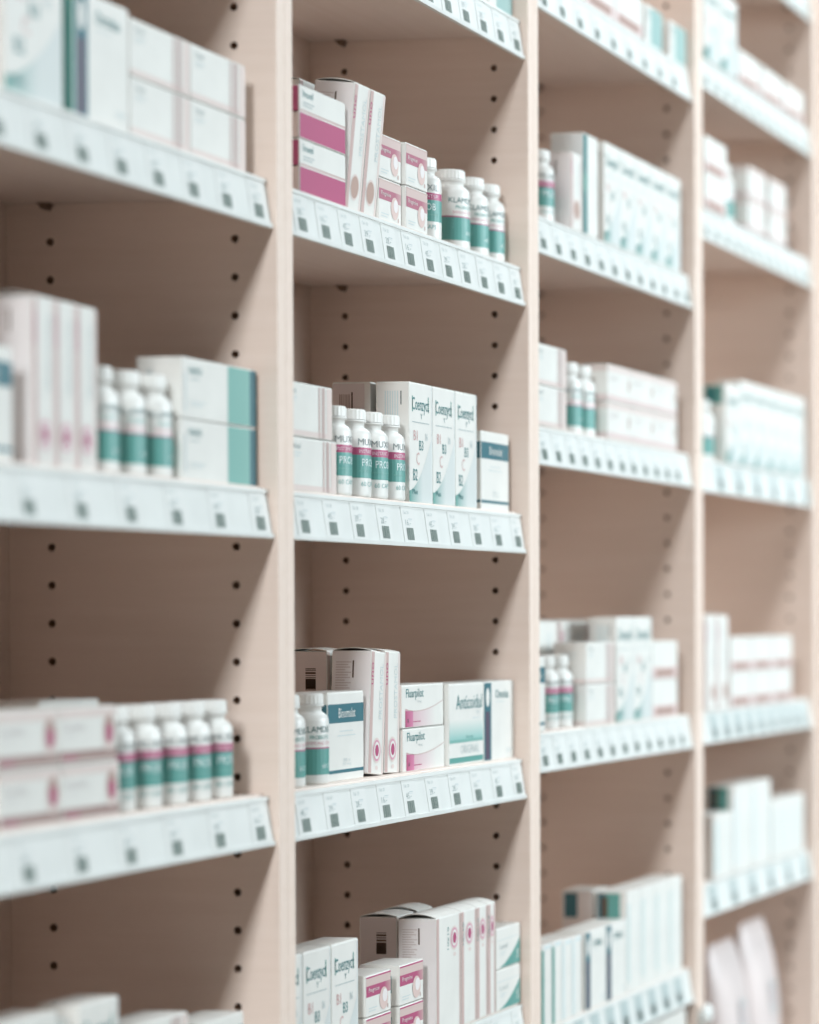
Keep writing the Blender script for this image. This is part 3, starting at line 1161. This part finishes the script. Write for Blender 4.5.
q = 'lower shelf third bay'
carton('navy_narrow', '2C', .6760, b2, 0, 'white carton with navy band, mostly behind the divider, ' + q)
bottle('muxil', '2C', .7850, .033, 'magenta and teal banded bottle, left of two, ' + q, None, -.35)
bottle('muxil', '2C', .8330, .033, 'magenta and teal banded bottle, right of two, ' + q, None, -.35)
for up, w2 in ((0, 'bottom'), (.0470, 'top')):
    carton('pink_stripe', '2C', .8660, b2, up, f'white carton with pink end, {w2} of pair beside bottles, {q}', 'pink striped cartons, lower shelf')
for k, xx in enumerate((.8300, .9380, 1.0460)):
    carton('rear_wide', '2C', xx, .062, 0, 'wide pinkish carton in rear row, %s of three, %s' % (('left', 'middle', 'right')[k], q), 'rear row cartons, third bay')
for xx, w1 in ((.9790, 'left'), (1.0510, 'right')):
    carton('vitamin_70', '2C', xx, b2, 0, f'tall white vitamin carton with teal swoosh, {w1} of two, {q}', 'vitamin cartons, third bay lower shelf')
for up, w2 in ((0, 'bottom'), (.0465, 'top')):
    carton('taupe', '2C', 1.1240, b2, up, f'white carton with taupe bands, {w2} of pair by the divider, {q}', 'taupe banded cartons, third bay')

q = 'bottom shelf third bay'
for k, xx in enumerate((.7070, .7420, .7770, .8120)):
    carton('thin_teal' if k < 2 else 'thin_grey', '2D', xx, b2, 0, 'thin white carton with %s edge, %s of four, %s' % (('teal', 'teal', 'grey', 'grey')[k], ('first', 'second', 'third', 'fourth')[k], q))
carton('stripe_small', '2D', .8590, b2, 0, 'white carton with navy stripe, left of two, ' + q, 'navy striped cartons, third bay')
carton('stripe_small', '2D', .9370, b2, 0, 'white carton with navy stripe, right of two, ' + q, 'navy striped cartons, third bay')
carton('rear_marked', '2D', 1.0160, .0475, 0, 'tall carton with navy patch on its side, rear row, ' + q)
for k in range(4):
    carton('plain_tall' if k else 'plain_tall_marked', '2D', 1.0160 + .0590 * k, b2, 0, 'tall white carton with pale grey stripe, %s of four, %s' % (('first', 'second', 'third', 'last')[k], q), 'tall pale cartons, third bay')

for k in range(5):
    carton('plain_big', '2E', .7100 + .1120 * k, b2, 0, 'large white carton top under the lowest rail, %s of five, third bay' % ('first', 'second', 'third', 'fourth', 'last')[k], 'large white cartons, third bay')

# ================================================================== FOURTH BAY
b3 = .004
q = 'second shelf fourth bay'
carton('vitamin_far', '3T', 1.3480, b3, 0, 'blurred tall vitamin carton, left of two, ' + q, 'vitamin cartons, fourth bay')
carton('vitamin_far', '3T', 1.4330, b3, 0, 'blurred tall vitamin carton, right of two, ' + q, 'vitamin cartons, fourth bay')
for k in range(3):
    carton('taupe_low', '3T', 1.5240 + .125 * k, b3, 0, 'blurred white carton with taupe band, %s of three, %s' % (('left', 'middle', 'right')[k], q), 'taupe banded cartons, fourth bay')
q = 'third shelf fourth bay'
for up, w2 in ((0, 'bottom'), (.0465, 'top')):
    carton('taupe', '3A', 1.3500, b3, up, f'blurred white carton with taupe band, {w2} of pair, {q}', 'taupe pair, fourth bay')
bottle('klam', '3A', 1.5300, .033, 'blurred white bottle with pale teal label, ' + q, None, .6)
for xx, w1 in ((1.5720, 'left'), (1.6880, 'right')):
    for up, w2 in ((0, 'bottom'), (.0435, 'top')):
        carton('long_faint', '3A', xx, b3, up, f'blurred long white carton with faint pink edge, {w2} {w1} of four, {q}', 'faint pink cartons, fourth bay')
q = 'fourth shelf fourth bay'
bottle('klam', '3B', 1.3760, .033, 'blurred white bottle beside the divider, left of two, ' + q, None, .9)
bottle('klam', '3B', 1.4250, .033, 'blurred white bottle in front of the tall row, right of two, ' + q, None, .9)
for k in range(6):
    carton('vitamin_far_tall' if k else 'vitamin_far_marked', '3B', 1.4550 + .0727 * k, b3, 0, 'blurred tall white vitamin carton, %s of six, %s' % (('first', 'second', 'third', 'fourth', 'fifth', 'last')[k], q), 'tall vitamin cartons, fourth bay')
q = 'fifth shelf fourth bay'
carton('slim_far', '3C', 1.3480, b3, 0, 'blurred tall carton with pink edge, left one, ' + q)
carton('slim_far', '3C', 1.4070, b3, 0, 'blurred tall carton with pink edge, right one, ' + q)
for k, xx in enumerate((1.4760, 1.5890, 1.7020)):
    for up, w2 in ((0, 'bottom'), (.0465, 'top')):
        carton('taupe', '3C', xx, b3, up, 'blurred white carton with taupe band, %s of %s stack, %s' % (w2, ('left', 'middle', 'right')[k], q), 'taupe stacks, fourth bay')
q = 'sixth shelf fourth bay'
carton('plain_white', '3D', 1.3900, b3, 0, 'blurred white carton in front of the navy patched tall one, ' + q)
carton('plain_far_marked', '3D', 1.4900, b3, 0, 'blurred tall white carton, left of two, ' + q, 'tall white cartons, fourth bay')
carton('plain_far_tall', '3D', 1.5900, b3, 0, 'blurred tall white carton, right of two, ' + q, 'tall white cartons, fourth bay')
for k in range(3):
    carton('plain_far', '3D', 1.6930 + .0640 * k, b3, 0, 'blurred lower white carton, %s of three by the edge, %s' % (('left', 'middle', 'right')[k], q), 'low white cartons, fourth bay')


def pouch(x, y, w, h, label):
    z = SHELVES['3E'][1]
    p = empty('stand_up_pouch', (x, y, z), label, 'pouch', 'pink pouches')
    bm = bmesh.new()
    nu, nv = 12, 12
    rows = []
    for j in range(nv + 1):
        t = j / nv
        thick = 0.034 * (1 - t ** 2.2) ** 0.7 + 0.0012
        ww = w * (0.5 - 0.55 * max(0, t - .7) ** 1.5)
        row = []
        for k in range(2 * nu):
            a = 2 * math.pi * k / (2 * nu)
            row.append(bm.verts.new((ww * math.copysign(abs(math.cos(a)) ** .6, math.cos(a)), thick * math.sin(a), h * t)))
        rows.append(row)
    for a, b in zip(rows, rows[1:]):
        for k in range(2 * nu):
            j = (k + 1) % (2 * nu)
            bm.faces.new((a[k], a[j], b[j], b[k]))
    bm.faces.new(list(reversed(rows[0])))
    bm.faces.new(rows[-1])
    from_bm('pouch_film', bm, M_POUCH, p, True)
    s = Print()
    s.ell(0, 0, 16, 24, (0.55, 0.60, 0.60), 0)
    s.ell(0, 0, 12, 18, (0.66, 0.56, 0.56), 1)
    o = link('printed_badge', s.mesh('printed_badge', lambda u, v, l: (u / 1000, -0.0003 * (l + 1), v / 1000)), None, p)
    o.location = (0, -.0325, h * .42)
    o.rotation_euler = (-.06, 0, 0)
    return p


pouch(1.570, .045, .15, .172, 'blurred pale pink pouch, left of two at bottom right corner')
pouch(1.735, .045, .15, .184, 'blurred pale pink pouch, right of two at bottom right corner')

# white marker clipped on the third divider's front edge
c = empty('shelf_marker_clip', (2 * W + .010, FRONT, .945), 'small white round marker clipped to divider edge near the bottom', 'clip')
bm = bmesh.new()
bmesh.ops.create_uvsphere(bm, u_segments=20, v_segments=12, radius=0.013)
bmesh.ops.scale(bm, vec=(1, .55, 1), verts=bm.verts[:])
bmesh.ops.translate(bm, vec=(0, -.0105, 0), verts=bm.verts[:])
from_bm('round_head', bm, M_RAIL, c, True)
box('clip_arm', (-.006, .006, -.004, -.0003, -.022, .004), M_RAIL, c, .0008)
